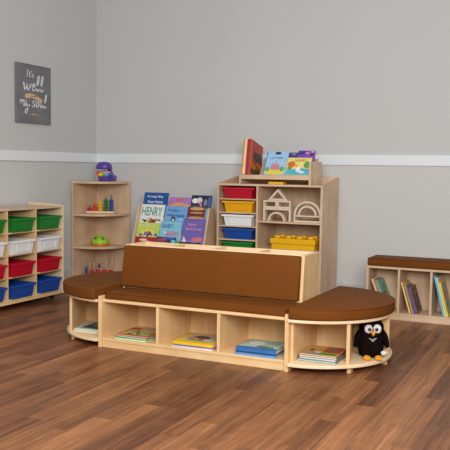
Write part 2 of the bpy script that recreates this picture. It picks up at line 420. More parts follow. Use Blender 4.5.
stack(3.222, -2.285, 0.058, [
 ('thin teal book at the bottom of the stack beside the toy owl', 0.235, 0.25, 0.010, (70, 132, 138), (), (), 1, 'left', 0.0, -0.01, g4),
 ('white edged picture book in the middle of the stack beside the toy owl', 0.22, 0.24, 0.008, (216, 206, 198), (), (), 0, 'left', 0.004, 0, g4),
 ('thin dark book second from the top of the stack beside the toy owl', 0.23, 0.24, 0.012, (70, 60, 62), (), (), 2, 'left', 0.0, 0.004, g4),
 ('orange and red collage picture book on top of the stack beside the toy owl', 0.225, 0.235, 0.007, (206, 160, 84),
   [('r', (176, 72, 62), .52, .35, .98, .97), ('r', (160, 148, 150), .1, .04, .6, .3), ('r', (82, 150, 64), .5, .06, .95, .3), ('e', (214, 176, 90), .28, .7, .12, .14), ('e', (96, 130, 72), .72, .66, .14, .12), ('e', (226, 216, 204), .42, .3, .1, .08), ('e', (120, 60, 52), .2, .5, .06, .1)], (), 2, 'left', 0.0, 0.0, g4)])
g5 = 'books stacked in the left end unit'
stack(1.588, -2.265, 0.058, [
 ('pale yellow edged picture book at the bottom of the left end unit', 0.205, 0.245, 0.010, (222, 214, 150), (), (), 0, 'left', 0.0, -0.01, g5),
 ('pale aqua bordered picture book with dark picture on top in the left end unit', 0.205, 0.245, 0.010, (190, 216, 210),
   [('r', (72, 98, 104), .14, .14, .9, .86), ('e', (120, 170, 150), .5, .6, .2, .16), ('e', (50, 64, 80), .4, .35, .2, .1)], (), 1, 'left', 0.0, 0.0, g5)])

# ------------------------------------------------------------------ toy owl
t = thing('toy_owl', 'black plush toy owl with white eye discs and orange feet in the right end unit', 'toy', (3.470, -2.138, 0.058), R(24))
PL = plain('black_plush', (26, 19, 18), 1.0, 0.9, 160, 0.0, 0.3, 40)
WPL = plain('white_plush', (226, 226, 222), 0.95, 0.6, 200, 0.1, 0.08)
GPL = plain('grey_plush', (150, 150, 152), 0.95, 0.6, 200, 0.1, 0.12)
ORG = plain('orange_felt', (236, 158, 40), 0.8, 0.3, 120, 0.2)
b = NB()
prof = [(0, 0.004), (0.05, 0.006), (0.070, 0.020), (0.076, 0.06), (0.078, 0.10), (0.078, 0.132), (0.075, 0.15), (0.074, 0.172), (0.071, 0.196), (0.060, 0.215), (0.036, 0.226), (0, 0.229)]
lathe(b, prof, (0, 0, 0), 32, 0, 1.0, 0.86)
rd = random.Random(5)
for v in b.verts: v.co += Vector((rd.uniform(-1, 1), rd.uniform(-1, 1), rd.uniform(-1, 1)))*0.0025
obj('body', b, PL, t, smooth=True)
for s in (-1, 1):
    b = NB(); lathe(b, [(0.017, 0), (0.013, 0.012), (0.006, 0.022), (0, 0.028)], (s*0.048, 0, 0.205), 10); obj('ear_tuft', b, PL, t, smooth=True)
    b = NB(); ball(b, (s*0.0255, -0.061, 0.182), 0.0245, 1, 0.42, 1.08); 
    for i, v in enumerate(b.verts): v.co += Vector((rd.uniform(-1, 1), 0.3*rd.uniform(-1, 1), rd.uniform(-1, 1)))*0.0018
    e = obj('eye_disc', b, WPL, t, smooth=True); e['label'] = 'fluffy white eye disc'
    b = NB(); ball(b, (s*0.021, -0.0705, 0.180), 0.0105, 1, 0.5, 1); p = obj('pupil', b, plain('glossy_black', (14, 14, 15), 0.1), e, smooth=True)
    b = NB()
    lathe(b, [(0, -0.055), (0.016, -0.048), (0.024, -0.02), (0.027, 0.01), (0.022, 0.036), (0.010, 0.052), (0, 0.056)], (0, 0, 0), 14, 0, 0.7, 1.2)
    for v in b.verts: v.co += Vector((rd.uniform(-1, 1), rd.uniform(-1, 1), rd.uniform(-1, 1)))*0.002
    w = obj('wing', b, PL, t, smooth=True, loc=(s*0.083, -0.012, 0.112)); w.rotation_euler = (R(-12), R(-s*14), 0)
    b = NB()
    for q in (-1, 0, 1): ball(b, (s*0.034 + q*0.0125, -0.083 - (0.008 if q == 0 else 0), 0.012), 0.0135, 0.75, 1.7, 0.8, 12)
    ball(b, (s*0.034, -0.07, 0.013), 0.016, 1.3, 1.2, 0.8, 12)
    obj('foot', b, ORG, t, smooth=True)['label'] = 'orange felt foot'
b = NB(); lathe(b, [(0, -0.020), (0.006, -0.014), (0.0115, -0.002), (0.0115, 0.006), (0.006, 0.012), (0, 0.014)], (0, -0.079, 0.160), 12, 0, 1, 1.1); obj('beak', b, ORG, t, smooth=True)['label'] = 'orange beak'
b = NB(); prism(b, [(-0.026, -0.067, 0.128), (0.0, -0.072, 0.105), (0.026, -0.067, 0.128), (0.010, -0.067, 0.128), (0, -0.069, 0.121), (-0.010, -0.067, 0.128)], (0, 0.02, 0)); obj('chest_patch', b, GPL, t, 0.002)['label'] = 'grey chest patch'
b = NB(); ball(b, (0.070, -0.045, 0.034), 0.017, 1.15, 0.75, 0.75, 12)
for v in b.verts: v.co += Vector((rd.uniform(-1, 1), rd.uniform(-1, 1), rd.uniform(-1, 1)))*0.003
obj('paper_tag', b, WPL, t, smooth=False)['label'] = 'small white tag'

# ------------------------------------------------------------------ storage bins (shared builder)
def bin_meshes(w, h, d, col, tag_name):
    """local: front faces -y, origin bottom centre of the front rim"""
    mt = plain('plastic_' + tag_name, col, 0.35, 0.0, 60, 0.5, 0.04)
    k = thing('storage_bin', 'x', 'bin')
    wb = w*0.80; yb0, yb1 = 0.022, d-0.02; th = 0.003
    b = NB()
    def ring(wd, y0, y1, z): return [b.verts.new(p) for p in ((-wd/2, y0, z), (wd/2, y0, z), (wd/2, y1, z), (-wd/2, y1, z))]
    wt = w*0.90
    ro = [ring(wb, yb0, yb1, 0), ring(wt, 0.008, d-0.008, h), ring(wt-2*th, 0.008+th, d-0.008-th, h), ring(wb-2*th, yb0+th, yb1-th, th)]
    b.faces.new(list(reversed(ro[0])))
    for a, c in zip(ro, ro[1:]):
        for i in range(4): b.faces.new((a[i], a[(i+1) % 4], c[(i+1) % 4], c[i]))
    b.faces.new(ro[3]); bmesh.ops.recalc_face_normals(b, faces=b.faces)
    obj('tub', b, mt, k, 0.004)
    b = NB(); z0, z1 = h-0.016, h+0.002
    box(b, -w/2, w/2, 0, 0.010, z0, z1); box(b, -w/2, w/2, d-0.010, d, z0, z1); box(b, -w/2, -wt/2+0.001, 0.010, d-0.010, z0+0.010, z1); box(b, wt/2-0.001, w/2, 0.010, d-0.010, z0+0.010, z1)
    obj('rim', b, mt, k, 0.003)
    b = NB()
    def fy(z): return yb0 + (0.008-yb0)*z/h - 0.0035
    zz0, zz1 = h*0.18, h*0.74; hw = w*0.27
    for x0, x1 in ((-hw, -hw+0.007), (hw-0.007, hw)):
        prism(b, [(x0, fy(zz0), zz0), (x0, fy(zz0)+0.006, zz0), (x0, fy(zz1)+0.006, zz1), (x0, fy(zz1), zz1)], (x1-x0, 0, 0))
    prism(b, [(-hw, fy(zz0), zz0), (-hw, fy(zz0)+0.006, zz0), (-hw, fy(zz0)+0.005, zz0+0.007), (-hw, fy(zz0)-0.001, zz0+0.007)], (2*hw, 0, 0))
    obj('label_holder', b, mt, k, 0.001)
    return k
BINC = {'green': (22, 124, 42), 'white': (238, 238, 238), 'red': (190, 14, 42), 'blue': (22, 74, 158), 'yellow': (238, 170, 10)}

# left tray cabinet (front faces +x)
SX = 0.409; SY1 = -1.078; PW = 0.354; SZ = 0.831
SY0 = SY1 - 0.044 - 3*PW
t = thing('tray_cabinet', 'light wood tray cabinet on casters with twelve coloured bins along the left wall', 'cabinet', (0.21, (SY0+SY1)/2, 0))
for y in (SY1-0.020, SY0):
    b = NB(); prism(b, [(0.025, y, 0.05), (SX, y, 0.05), (SX, y, SZ), (0.025, y, SZ+0.018)], (0, 0.020, 0)); obj('end_panel', W(b, t), edge_ply('z'), t, 0.003)
b = NB(); box(b, 0.03, SX-0.002, SY0+0.02, SY1-0.02, SZ-0.022, SZ-0.006); obj('top_board', W(b, t), birch('y'), t, 0.002)
b = NB(); box(b, 0.03, 0.04, SY0+0.02, SY1-0.02, 0.08, SZ-0.006); obj('back_panel', W(b, t), birch('z'), t)
zs = [0.088 + i*0.1815 for i in range(4)]
for z in zs:
    b = NB(); box(b, 0.04, SX-0.004, SY0+0.02, SY1-0.02, z-0.012, z); obj('shelf', W(b, t), maple('y'), t, 0.002)
b = NB(); box(b, SX-0.022, SX-0.004, SY0+0.02, SY1-0.02, 0.05, 0.076); obj('plinth', W(b, t), maple('y'), t)
for i in (1, 2):
    y = SY1 - 0.020 - i*PW
    for j in range(4):
        b = NB(); box(b, 0.04, SX-0.005, y-0.008, y+0.008, zs[j], (zs[j+1]-0.012) if j < 3 else SZ-0.022); obj('divider', W(b, t), maple('z'), t, 0.001)
for x in (0.09, 0.33):
    for y in (SY0+0.07, SY1-0.075):
        b = NB(); lathe(b, [(0, -0.012), (0.018, -0.012), (0.024, -0.008), (0.024, 0.008), (0.018, 0.012), (0, 0.012)], (0, 0, 0), 16)
        for v in b.verts: v.co = Vector((v.co.x, v.co.z, v.co.y + 0.024))
        box(b, -0.014, 0.014, -0.016, 0.016, 0.046, 0.052); box(b, -0.006, 0.006, 0.012, 0.016, 0.022, 0.048); box(b, -0.006, 0.006, -0.016, -0.012, 0.022, 0.048)
        shift(b, (x, y, 0)); obj('caster', W(b, t), BLACKRUB, t)
rows = ['blue', 'red', 'white', 'green']; nth = {0: 'bottom', 1: 'third', 2: 'second', 3: 'top'}; cth = ['right hand', 'middle', 'left hand']
for j, cn in enumerate(rows):
    proto = bin_meshes(0.298, 0.110, 0.37, BINC[cn], cn)
    for i in range(3):
        o = proto if i == 0 else dup(proto)
        o.name = 'storage_bin'
        o['label'] = '%s plastic bin in the %s row and %s column of the left tray cabinet' % (cn, nth[j], cth[i]); o['group'] = 'bins in the left tray cabinet'
        yc = SY1 - 0.034 - (i+0.5)*PW + 0.002*((i*7+j*3) % 3 - 1)
        o.location = (SX+0.03, yc, zs[j]+0.0005); o.rotation_euler = (0, 0, R(90) + R(0.6)*((i+j) % 3 - 1))

# ------------------------------------------------------------------ corner shelf unit
CR = 0.425
t = thing('corner_shelf', 'tall light wood quarter round corner shelf unit with toys on its shelves', 'shelf', (0.2, -0.2, 0))
b = NB(); box(b, 0.016, 0.034, -CR-0.016, -0.034, 0, 1.032); obj('side_panel', W(b, t), birch('z'), t, 0.002)
b = NB(); box(b, 0.016, CR+0.004, -0.034, -0.016, 0, 1.032); obj('side_panel', W(b, t), birch('z'), t, 0.002)
for z in (1.0295, 0.712, 0.391, 0.082):
    pts = [(0.034, -0.034)]
    n = 24
    for i in range(n+1):
        a = PI/2*i/n; e = 0.70
        pts.append((0.034 + (CR-0.030)*math.sin(a)**e, -0.034 - (CR-0.016)*math.cos(a)**e))
    b = NB(); prism(b, [(p[0], p[1], z-0.022) for p in pts], (0, 0, 0.022)); obj('shelf', W(b, t), birch('x'), t, 0.004)
b = NB(); prism(b, [(0.034, -0.40, 0), (0.40, -0.034, 0), (0.385, -0.034, 0), (0.034, -0.385, 0)], (0, 0, 0.048)); obj('plinth', W(b, t), birch('x'), t)

# purple toy on top
PUR = plain('purple_plastic', (88, 62, 160), 0.3, 0.0, 60, 0.5, 0.05); PNK = plain('pink_plastic', (226, 150, 172), 0.35)
t = thing('open_mouth_toy', 'purple plastic toy with wide open mouth and rainbow keys on top of the corner shelf', 'toy', (0.262, -0.225, 1.0297), R(22))
b = NB(); lathe(b, [(0, 0), (0.052, 0), (0.060, 0.012), (0.066, 0.05), (0.070, 0.062), (0, 0.062)], (0, 0, 0), 28, 0, 1.05, 0.8); obj('base', b, PUR, t, smooth=False)
b = NB(); ball(b, (0.005, 0.0, 0.07), 0.060, 1, 0.8, 0.72); obj('tongue', b, PNK, t, smooth=True)['label'] = 'pink mouth inside'
KC = [(206, 36, 44), (238, 120, 24), (246, 214, 40), (96, 186, 60), (60, 180, 208), (48, 88, 178), (140, 60, 160)]
for i, c in enumerate(KC):
    a = R(-168 + i*26); x, y = 0.072*math.cos(a), 0.057*math.sin(a)
    b = NB(); ball(b, (x, y, 0.066 + (0.018 if i == 0 else 0) + (0.010 if i == 6 else 0)), 0.0165, 1, 1, 1.1, 12); obj('key', b, plain('key_%d' % i, c, 0.3), t, smooth=True)['label'] = ['red', 'orange', 'yellow', 'green', 'light blue', 'dark blue', 'violet'][i] + ' key'
b = NB(); box(b, -0.035, 0.06, 0.03, 0.052, 0.05, 0.155); obj('hinge', b, PUR, t, 0.008)
b = NB(); box(b, 0.01, 0.05, 0.0, 0.03, 0.105, 0.135); obj('throat', b, plain('dark_blue_plastic', (46, 40, 110), 0.3), t, 0.006)
b = NB(); lathe(b, [(0, 0.120), (0.074, 0.120), (0.082, 0.130), (0.078, 0.155), (0.066, 0.178), (0.045, 0.190), (0, 0.194)], (-0.008, -0.005, 0), 28, 0, 1.0, 0.8); obj('lid', b, PUR, t, smooth=True)
for s in (-1, 1):
    b = NB(); ball(b, (0.008 + s*0.014, -0.046, 0.121), 0.012, 1, 0.7, 1, 12); e = obj('eye', b, plain('white_plastic', (226, 226, 230), 0.3), t, smooth=True); e['label'] = 'white eye'
b = NB(); ball(b, (0.092, 0.01, 0.034), 0.026, 0.9, 0.9, 1.2); box(b, 0.05, 0.08, 0.0, 0.02, 0.012, 0.032); obj('tail_knob', b, PUR, t, smooth=True)

# bead stacker
t = thing('bead_stacker', 'wooden counting stacker with five pegs of coloured beads on the upper corner shelf', 'toy', (0.195, -0.205, 0.7122), R(22))
b = NB(); box(b, -0.138, 0.138, -0.028, 0.028, 0, 0.020); obj('base', b, edge_ply('x'), t, 0.004)
SC = [('crimson', (176, 16, 50), 1), ('orange red', (222, 62, 34), 2), ('yellow', (240, 180, 20), 3), ('green', (24, 122, 58), 4), ('blue', (22, 82, 160), 4)]
for i, (cn, c, n) in enumerate(SC):
    x = -0.110 + i*0.055; m = plain('bead_' + cn.replace(' ', '_'), c, 0.35)
    top = 0.020 + n*0.030 + (0.044 if i == 4 else 0.024)
    b = NB(); lathe(b, [(0.006, 0.018), (0.006, top-0.004), (0.003, top), (0, top)], (x, 0, 0), 10); p = obj('peg', b, m, t, smooth=True); p['label'] = cn + ' peg'
    for j in range(n):
        b = NB(); ball(b, (x, 0, 0.035 + j*0.030), 0.0235, 1, 1, 0.72); obj('bead', b, m, p, smooth=True)['label'] = cn + ' bead'

# green dome toy
t = thing('dome_toy', 'lime green dome shaped toy bug with orange base on the middle corner shelf', 'toy', (0.205, -0.225, 0.3912), R(25)); t.scale = (0.88, 0.88, 0.88)
LIM = plain('lime_plastic', (150, 206, 40), 0.35); OR2 = plain('orange_plastic', (232, 96, 26), 0.35); DK = plain('dark_green_plastic', (46, 60, 26), 0.4)
b = NB(); lathe(b, [(0, 0), (0.098, 0), (0.102, 0.004), (0.102, 0.015), (0.098, 0.018), (0, 0.018)], n=32); obj('base_ring', b, OR2, t, smooth=False)['label'] = 'orange base ring'
b = NB(); lathe(b, [(0.097, 0.017), (0.096, 0.035), (0.086, 0.065), (0.066, 0.090), (0.038, 0.107), (0, 0.113)], n=32); obj('shell', b, LIM, t, smooth=True)
for s, q in ((-1, 0), (1, 0.01)):
    b = NB(); ball(b, (0.0 + s*0.038, -0.058, 0.081 - q*0.4), 0.016, 1, 0.8, 0.9, 14); obj('eye', b, DK, t, smooth=True)['label'] = 'dark round eye'
for x, y, z in ((0.0, -0.087, 0.058), (-0.06, -0.066, 0.055), (0.062, -0.064, 0.055), (0.0, -0.02, 0.108)):
    b = NB(); ball(b, (x, y, z), 0.009, 1, 1, 1, 10); obj('button', b, plain('pale_lime_plastic', (196, 226, 110), 0.35), t, smooth=True)['label'] = 'pale lime button'

# peg toy, lowest shelf
t = thing('peg_toy', 'wooden peg toy with red balls and blue pegs on the lowest corner shelf', 'toy', (0.205, -0.235, 0.0822), R(22))
b = NB(); box(b, -0.16, 0.16, -0.03, 0.03, 0, 0.02); obj('base', b, edge_ply('x'), t, 0.003)
RD = plain('red_lacquer', (196, 20, 52), 0.3); BL = plain('blue_lacquer', (24, 70, 150), 0.3); TAN = birch('z')
for x, r in ((-0.072, 0.024), (-0.012, 0.026), (0.052, 0.027), (0.115, 0.026)):
    b = NB(); ball(b, (x, -0.012, 0.018+r), r, 1, 1, 0.95); obj('ball', b, RD, t, smooth=True)['label'] = 'red ball'
for x, z0, z1 in ((-0.135, 0.018, 0.095), (-0.005, 0.085, 0.125)):
    b = NB(); lathe(b, [(0.013, z0), (0.014, z0+0.005), (0.012, z1-0.012), (0.009, z1), (0, z1)], (x, 0.012, 0), 14); obj('blue_peg', b, BL, t, smooth=True)
for x, z1 in ((-0.098, 0.135), (-0.058, 0.14), (-0.005, 0.09), (0.07, 0.16), (0.125, 0.16)):
    b = NB(); lathe(b, [(0.006, 0.018), (0.006, z1-0.004), (0.003, z1), (0, z1)], (x, 0.015, 0), 10); obj('dowel', b, TAN, t, smooth=True)

# ------------------------------------------------------------------ floor standing book rack
AX0, AX1 = 0.745, 1.508
def lean_y(z, off=0.0): return -0.48 + (z - 0.45)*0.31 + off
t = thing('book_rack', 'sloped light wood book display rack with four tiers of picture books against the wall', 'rack', ((AX0+AX1)/2, -0.4, 0))
for x in (AX0, AX1-0.018):
    b = NB(); prism(b, [(x, lean_y(0, -0.02), 0), (x, -0.215, 0), (x, -0.285, 0.80), (x, -0.30, 0.812), (x, lean_y(0.80, -0.012), 0.812), (x, lean_y(0.79, -0.02), 0.79)], (0.018, 0, 0)); obj('side_panel', W(b, t), birch('z'), t, 0.003)
TB = [(0.036, 0.685, 0.79), (0.020, 0.572, 0.70), (0.004, 0.425, 0.565), (-0.012, 0.285, 0.42)]
for off, z0, z1 in TB:
    b = NB(); o2 = off + 0.0125
    prism(b, [(AX0+0.018, lean_y(z0-0.01, o2), z0-0.01), (AX0+0.018, lean_y(z0-0.01, o2+0.003), z0-0.01), (AX0+0.018, lean_y(z1, o2+0.003), z1), (AX0+0.018, lean_y(z1, o2), z1)], (AX1-AX0-0.036, 0, 0)); obj('tier_panel', W(b, t), birch('x'), t)
    b = NB(); y0 = lean_y(z0, off); box(b, AX0+0.018, AX1-0.018, y0-0.004, y0+0.014, z0-0.012, z0-0.003); obj('ledge', W(b, t), birch('x'), t, 0.002)
def rack_book(x0, x1, ztop, off, zb, label, cov, art, titles):
    w = x1-x0; h = (ztop-zb)/math.cos(R(17.2)); tk = 0.007
    k = book(label, w, h, tk, cov, art, titles, 'picture books on the floor book rack')
    place(k, ((x0+x1)/2, lean_y(zb, off) + tk/2 + 0.001, zb + 0.0015), Rx(-17.2))
C_ = (240, 240, 236)
rack_book(0.766, 1.029, 0.934, 0.0360, 0.688, 'dark blue picture book with white two line title at top left of the book rack', (28, 82, 152),
  [('e', (120, 160, 200), .45, .36, .08, .04), ('r', (60, 110, 170), .1, .04, .9, .3), ('e', (220, 226, 230), .5, .2, .1, .06)], [('A Long Way', .47, .84, .11, .66, C_), ('from Home', .5, .65, .11, .62, C_)])
rack_book(1.047, 1.278, 0.896, 0.0360, 0.688, 'violet picture book with orange lettering in the top row of the book rack', (166, 122, 190),
  [('p', (236, 156, 60), [(.04, .62), (.3, .74), (.6, .76), (.96, .66), (.96, .56), (.6, .64), (.3, .62), (.04, .52)]), ('e', (224, 92, 70), .48, .9, .16, .06), ('p', (214, 92, 84), [(.01, .75), (.12, .75), (.06, .95)]), ('e', (60, 100, 150), .5, .45, .14, .1), ('e', (90, 60, 120), .3, .3, .2, .1)], [])
rack_book(1.278, 1.486, 0.921, 0.0360, 0.688, 'black and blue picture book with white lettering at top right of the book rack', (36, 40, 66),
  [('r', (70, 96, 160), .84, .1, .98, .94), ('e', (232, 230, 234), .2, .78, .16, .1), ('e', (214, 206, 216), .42, .8, .13, .12), ('p', (214, 120, 140), [(.4, .72), (.5, .78), (.62, .46), (.54, .42)]), ('r', (60, 90, 120), .06, .4, .5, .6), ('e', (120, 126, 150), .72, .72, .09, .14), ('e', (150, 150, 170), .7, .45, .1, .1)], [])
rack_book(0.766, 1.019, 0.823, 0.0200, 0.575, 'white picture book titled in large teal letters at left of the second rack row', (232, 230, 224),
  [('e', (170, 92, 56), .46, .40, .12, .09), ('e', (120, 66, 44), .60, .38, .12, .07), ('e', (120, 170, 160), .14, .42, .06, .04), ('e', (70, 60, 60), .24, .38, .07, .05), ('e', (224, 190, 160), .42, .42, .05, .04), ('e', (90, 130, 130), .84, .42, .07, .04), ('e', (200, 120, 70), .72, .44, .05, .05)], [('HENRY', .49, .74, .32, .86, (70, 156, 142))])
rack_book(1.031, 1.261, 0.815, 0.0200, 0.575, 'sky blue picture book with dark blue lettering in the middle of the second rack row', (110, 166, 214),
  [('e', (66, 54, 60), .42, .50, .10, .09), ('e', (226, 204, 184), .42, .47, .05, .05), ('e', (150, 190, 224), .75, .5, .16, .05), ('e', (140, 184, 222), .15, .55, .1, .06), ('r', (90, 150, 206), .02, .02, .98, .16)], [('The Blue', .36, .84, .09, .5, (40, 78, 150)), ('Whirlwind', .5, .64, .13, .8, (34, 66, 140))])
rack_book(1.269, 1.478, 0.815, 0.0200, 0.575, 'maroon picture book with gold ornate panels at right of the second rack row', (116, 36, 60),
  [('r', (120, 170, 190), .86, .05, 1.0, .95), ('e', (202, 166, 90), .44, .93, .36, .06), ('e', (188, 150, 84), .44, .58, .42, .06), ('e', (196, 160, 96), .44, .78, .34, .03), ('e', (198, 150, 90), .44, .34, .3, .16), ('e', (98, 26, 48), .44, .34, .22, .11)], [])
rack_book(0.766, 1.004, 0.655, 0.0040, 0.428, 'lime green picture book with blue bird drawing at left of the third rack row', (196, 212, 96),
  [('e', (226, 218, 96), .5, .58, .36, .16), ('p', (40, 78, 160), [(.30, .46), (.40, .66), (.5, .56), (.62, .66), (.76, .46), (.62, .5), (.52, .42), (.42, .5)]), ('e', (214, 74, 52), .54, .60, .07, .06), ('e', (60, 96, 176), .20, .50, .07, .06), ('e', (60, 96, 176), .88, .52, .07, .06), ('e', (230, 130, 60), .44, .54, .04, .04)], [('Wonderfully', .45, .86, .12, .76, (226, 228, 176))])
rack_book(1.012, 1.234, 0.672, 0.0040, 0.428, 'pale aqua picture book with coloured block letters in the middle of the third rack row', (134, 196, 216),
  [('r', (86, 176, 204), .05, .04, .45, .3), ('p', (96, 170, 70), [(.5, .02), (.96, .02), (.96, .3), (.74, .36), (.5, .28)]), ('e', (236, 206, 70), .72, .2, .09, .1), ('e', (222, 226, 226), .3, .6, .08, .04)], [('BABY', .36, .84, .16, .52, (52, 116, 176)), ('BEARS', .62, .56, .17, .58, (206, 96, 92))])
rack_book(1.248, 1.478, 0.708, 0.0040, 0.428, 'purple picture book with pink title at right of the third rack row', (112, 98, 174),
  [('r', (140, 128, 190), .01, .02, .99, .3), ('e', (224, 112, 120), .7, .34, .24, .07), ('p', (226, 120, 120), [(.78, .26), (.96, .36), (.8, .46), (.84, .36)]), ('p', (226, 226, 232), [(.04, .06), (.1, .44), (.2, .34), (.3, .06)]), ('e', (216, 210, 222), .6, .2, .2, .06), ('r', (36, 34, 60), .04, .01, .44, .07)], [("Nana's", .42, .82, .10, .40, (214, 156, 186)), ('Secret Street', .5, .68, .10, .72, (214, 156, 186))])
rack_book(0.775, 0.991, 0.526, -0.0120, 0.29, 'red picture book at left of the front rack row', (178, 32, 44),
  [('e', (230, 210, 200), .4, .88, .2, .05), ('e', (226, 190, 180), .66, .8, .14, .05)], [])
rack_book(0.998, 1.204, 0.535, -0.0120, 0.29, 'dark picture book with red and blue lettering in the front rack row', (64, 56, 96),
  [('r', (190, 60, 60), .06, .84, .5, .93), ('r', (70, 100, 190), .3, .92, .9, .99), ('r', (206, 150, 60), .1, .7, .6, .8), ('r', (90, 200, 214), .78, .5, 1.0, .9)], [])
rack_book(1.239, 1.464, 0.500, -0.0120, 0.29, 'dark navy picture book at right of the front rack row', (40, 38, 62), [('r', (220, 220, 226), .5, .84, .95, .93)], [])

# ------------------------------------------------------------------ tall cubby unit
TX0, TX1, TY, TH, TBK = 1.615, 2.596, -0.466, 1.043, 1.111
t = thing('cubby_unit', 'tall light wood cubby unit against the back wall with a column of trays at left', 'cabinet', ((TX0+TX1)/2, -0.24, 0))
for x in (TX0, TX1-0.019):
    b = NB(); prism(b, [(x, TY, 0), (x, -0.016, 0), (x, -0.016, TBK), (x, TY, TH)], (0.019, 0, 0)); obj('side_panel', W(b, t), birch('z'), t, 0.003)
b = NB(); box(b, TX0+0.019, TX1-0.019, -0.034, -0.018, 0.05, TBK-0.001); obj('back_panel', W(b, t), birch('z'), t)
b = NB(); box(b, TX0+0.019, TX1-0.019, TY, -0.034, TH-0.019, TH-0.001); obj('top_board', W(b, t), birch('x'), t, 0.002)
b = NB(); box(b, 1.994, 2.012, TY+0.002, -0.034, 0.05, TH-0.019); obj('divider', W(b, t), birch('z'), t, 0.0015)
b = NB(); box(b, TX0+0.019, TX1-0.019, TY+0.003, -0.034, 0.032, 0.05); obj('bottom_board', W(b, t), birch('x'), t)
b = NB(); box(b, TX0+0.019, TX1-0.019, TY+0.02, TY+0.036, 0, 0.032); obj('plinth', W(b, t), birch('x'), t)
for z in (0.725, 0.486, 0.25):
    b = NB(); box(b, 2.012, TX1-0.019, TY+0.003, -0.034, z-0.016, z); obj('shelf', W(b, t), birch('x'), t, 0.0015)
tz = [0.911 - 0.1195*i for i in range(7)]
for z in tz:
    b = NB(); box(b, TX0+0.019, 1.994, TY+0.003, -0.034, z-0.012, z); obj('tray_shelf', W(b, t), birch('x'), t, 0.0015)
for j, cn in enumerate(['red', 'yellow', 'white', 'blue', 'green']):
    o = bin_meshes(0.308, 0.095, 0.38, BINC[cn], cn)
    o['label'] = '%s plastic tray in the left column of the tall cubby unit' % cn; o['group'] = 'trays in the tall cubby unit'
    o.location = (1.820 + (0.003 if j % 2 else -0.001), TY-0.008, tz[j]+0.0004)

# hollow wooden blocks on the shelf
HB = wood('hollow_block', (214, 194, 170), (232, 216, 194), 'x')
FD = 0.06
def frame(label, name, loc, outer, inner, rotz=0):
    """outer / inner outlines in x,z; block of depth FD with a hole"""
    k = bpy.data.objects.new(name, None); k.location = loc
    b = NB()
    n = len(outer)
    fo = [b.verts.new((p[0], 0, p[1])) for p in outer]; fi = [b.verts.new((p[0], 0, p[1])) for p in inner]
    bo = [b.verts.new((p[0], FD, p[1])) for p in outer]; bi = [b.verts.new((p[0], FD, p[1])) for p in inner]
    for i in range(n):
        j = (i+1) % n
        b.faces.new((fo[i], fo[j], fi[j], fi[i])); b.faces.new((bo[j], bo[i], bi[i], bi[j])); b.faces.new((fo[j], fo[i], bo[i], bo[j])); b.faces.new((fi[i], fi[j], bi[j], bi[i]))
    bmesh.ops.recalc_face_normals(b, faces=b.faces)
    bpy.data.objects.remove(k)
    o = obj(name, b, HB, None, 0.002); o.location = loc; o.rotation_euler = (0, 0, rotz)
    return tag(o, label, 'block', 'hollow wooden blocks on the cubby shelf')
def rect_fr(w, h, tk): return ([(-w/2, 0), (w/2, 0), (w/2, h), (-w/2, h)], [(-w/2+tk, tk), (w/2-tk, tk), (w/2-tk, h-tk), (-w/2+tk, h-tk)])
def half_fr(r0, r1):
    o_, i_ = [], []
    n = 18
    for i in range(n+1):
        a = PI*i/n; o_.append((r0*math.cos(a), r0*math.sin(a))); i_.append((r1*math.cos(a), r1*math.sin(a)))
    return o_, i_
def arch_poly(r0, r1):
    o_, i_ = half_fr(r0, r1); return o_ + list(reversed(i_))
ZB = 0.7252; YBk = -0.425
# big square lower frame made of posts and cross bars
def bars(label, name, loc, polys):
    b = NB()
    for p in polys: prism(b, [(q[0], 0, q[1]) for q in p], (0, FD, 0))
    o = obj(name, b, HB, None, 0.002); o.location = loc
    return tag(o, label, 'block', 'hollow wooden blocks on the cubby shelf')
def rc(x0, x1, z0, z1): return [(x0, z0), (x1, z0), (x1, z1), (x0, z1)]
T = 0.017
bars('open square wooden block at the bottom of the block house', 'square_block', (2.172, YBk, ZB), [rc(-0.128, -0.128+T, 0, 0.112), rc(0.128-T, 0.128, 0, 0.112), rc(-0.128+T, 0.128-T, 0.112-T, 0.112)])
bars('wooden half arch block standing inside the block house', 'arch_block', (2.168, YBk, ZB), [arch_poly(0.080, 0.064)])
for s, nm in ((-1, 'left'), (1, 'right')):
    w = 0.126; o_, i_ = rect_fr(w, 0.066, 0.014)
    frame('small oblong hollow wooden block in the upper %s of the block house' % nm, 'oblong_block', (2.172 + s*0.0640, YBk, ZB+0.1125), o_, i_)
h3, w3 = 0.100, 0.094
frame('triangular hollow wooden block forming the roof of the block house', 'triangle_block', (2.178, YBk, ZB+0.1790),
      [(-w3, 0), (w3, 0), (0, h3)], [(-w3+0.040, 0.016), (w3-0.040, 0.016), (0, h3-0.025)])
o_, i_ = rect_fr(0.244, 0.058, 0.013)
frame('long flat hollow wooden block under the rainbow arch blocks', 'oblong_block', (2.449, YBk, ZB), o_, i_)
bars('large wooden rainbow arch block', 'arch_block', (2.449, YBk, ZB+0.0585), [arch_poly(0.122, 0.105)])
bars('medium wooden rainbow arch block nested under the large arch', 'arch_block', (2.449, YBk, ZB+0.0585), [arch_poly(0.084, 0.067)])

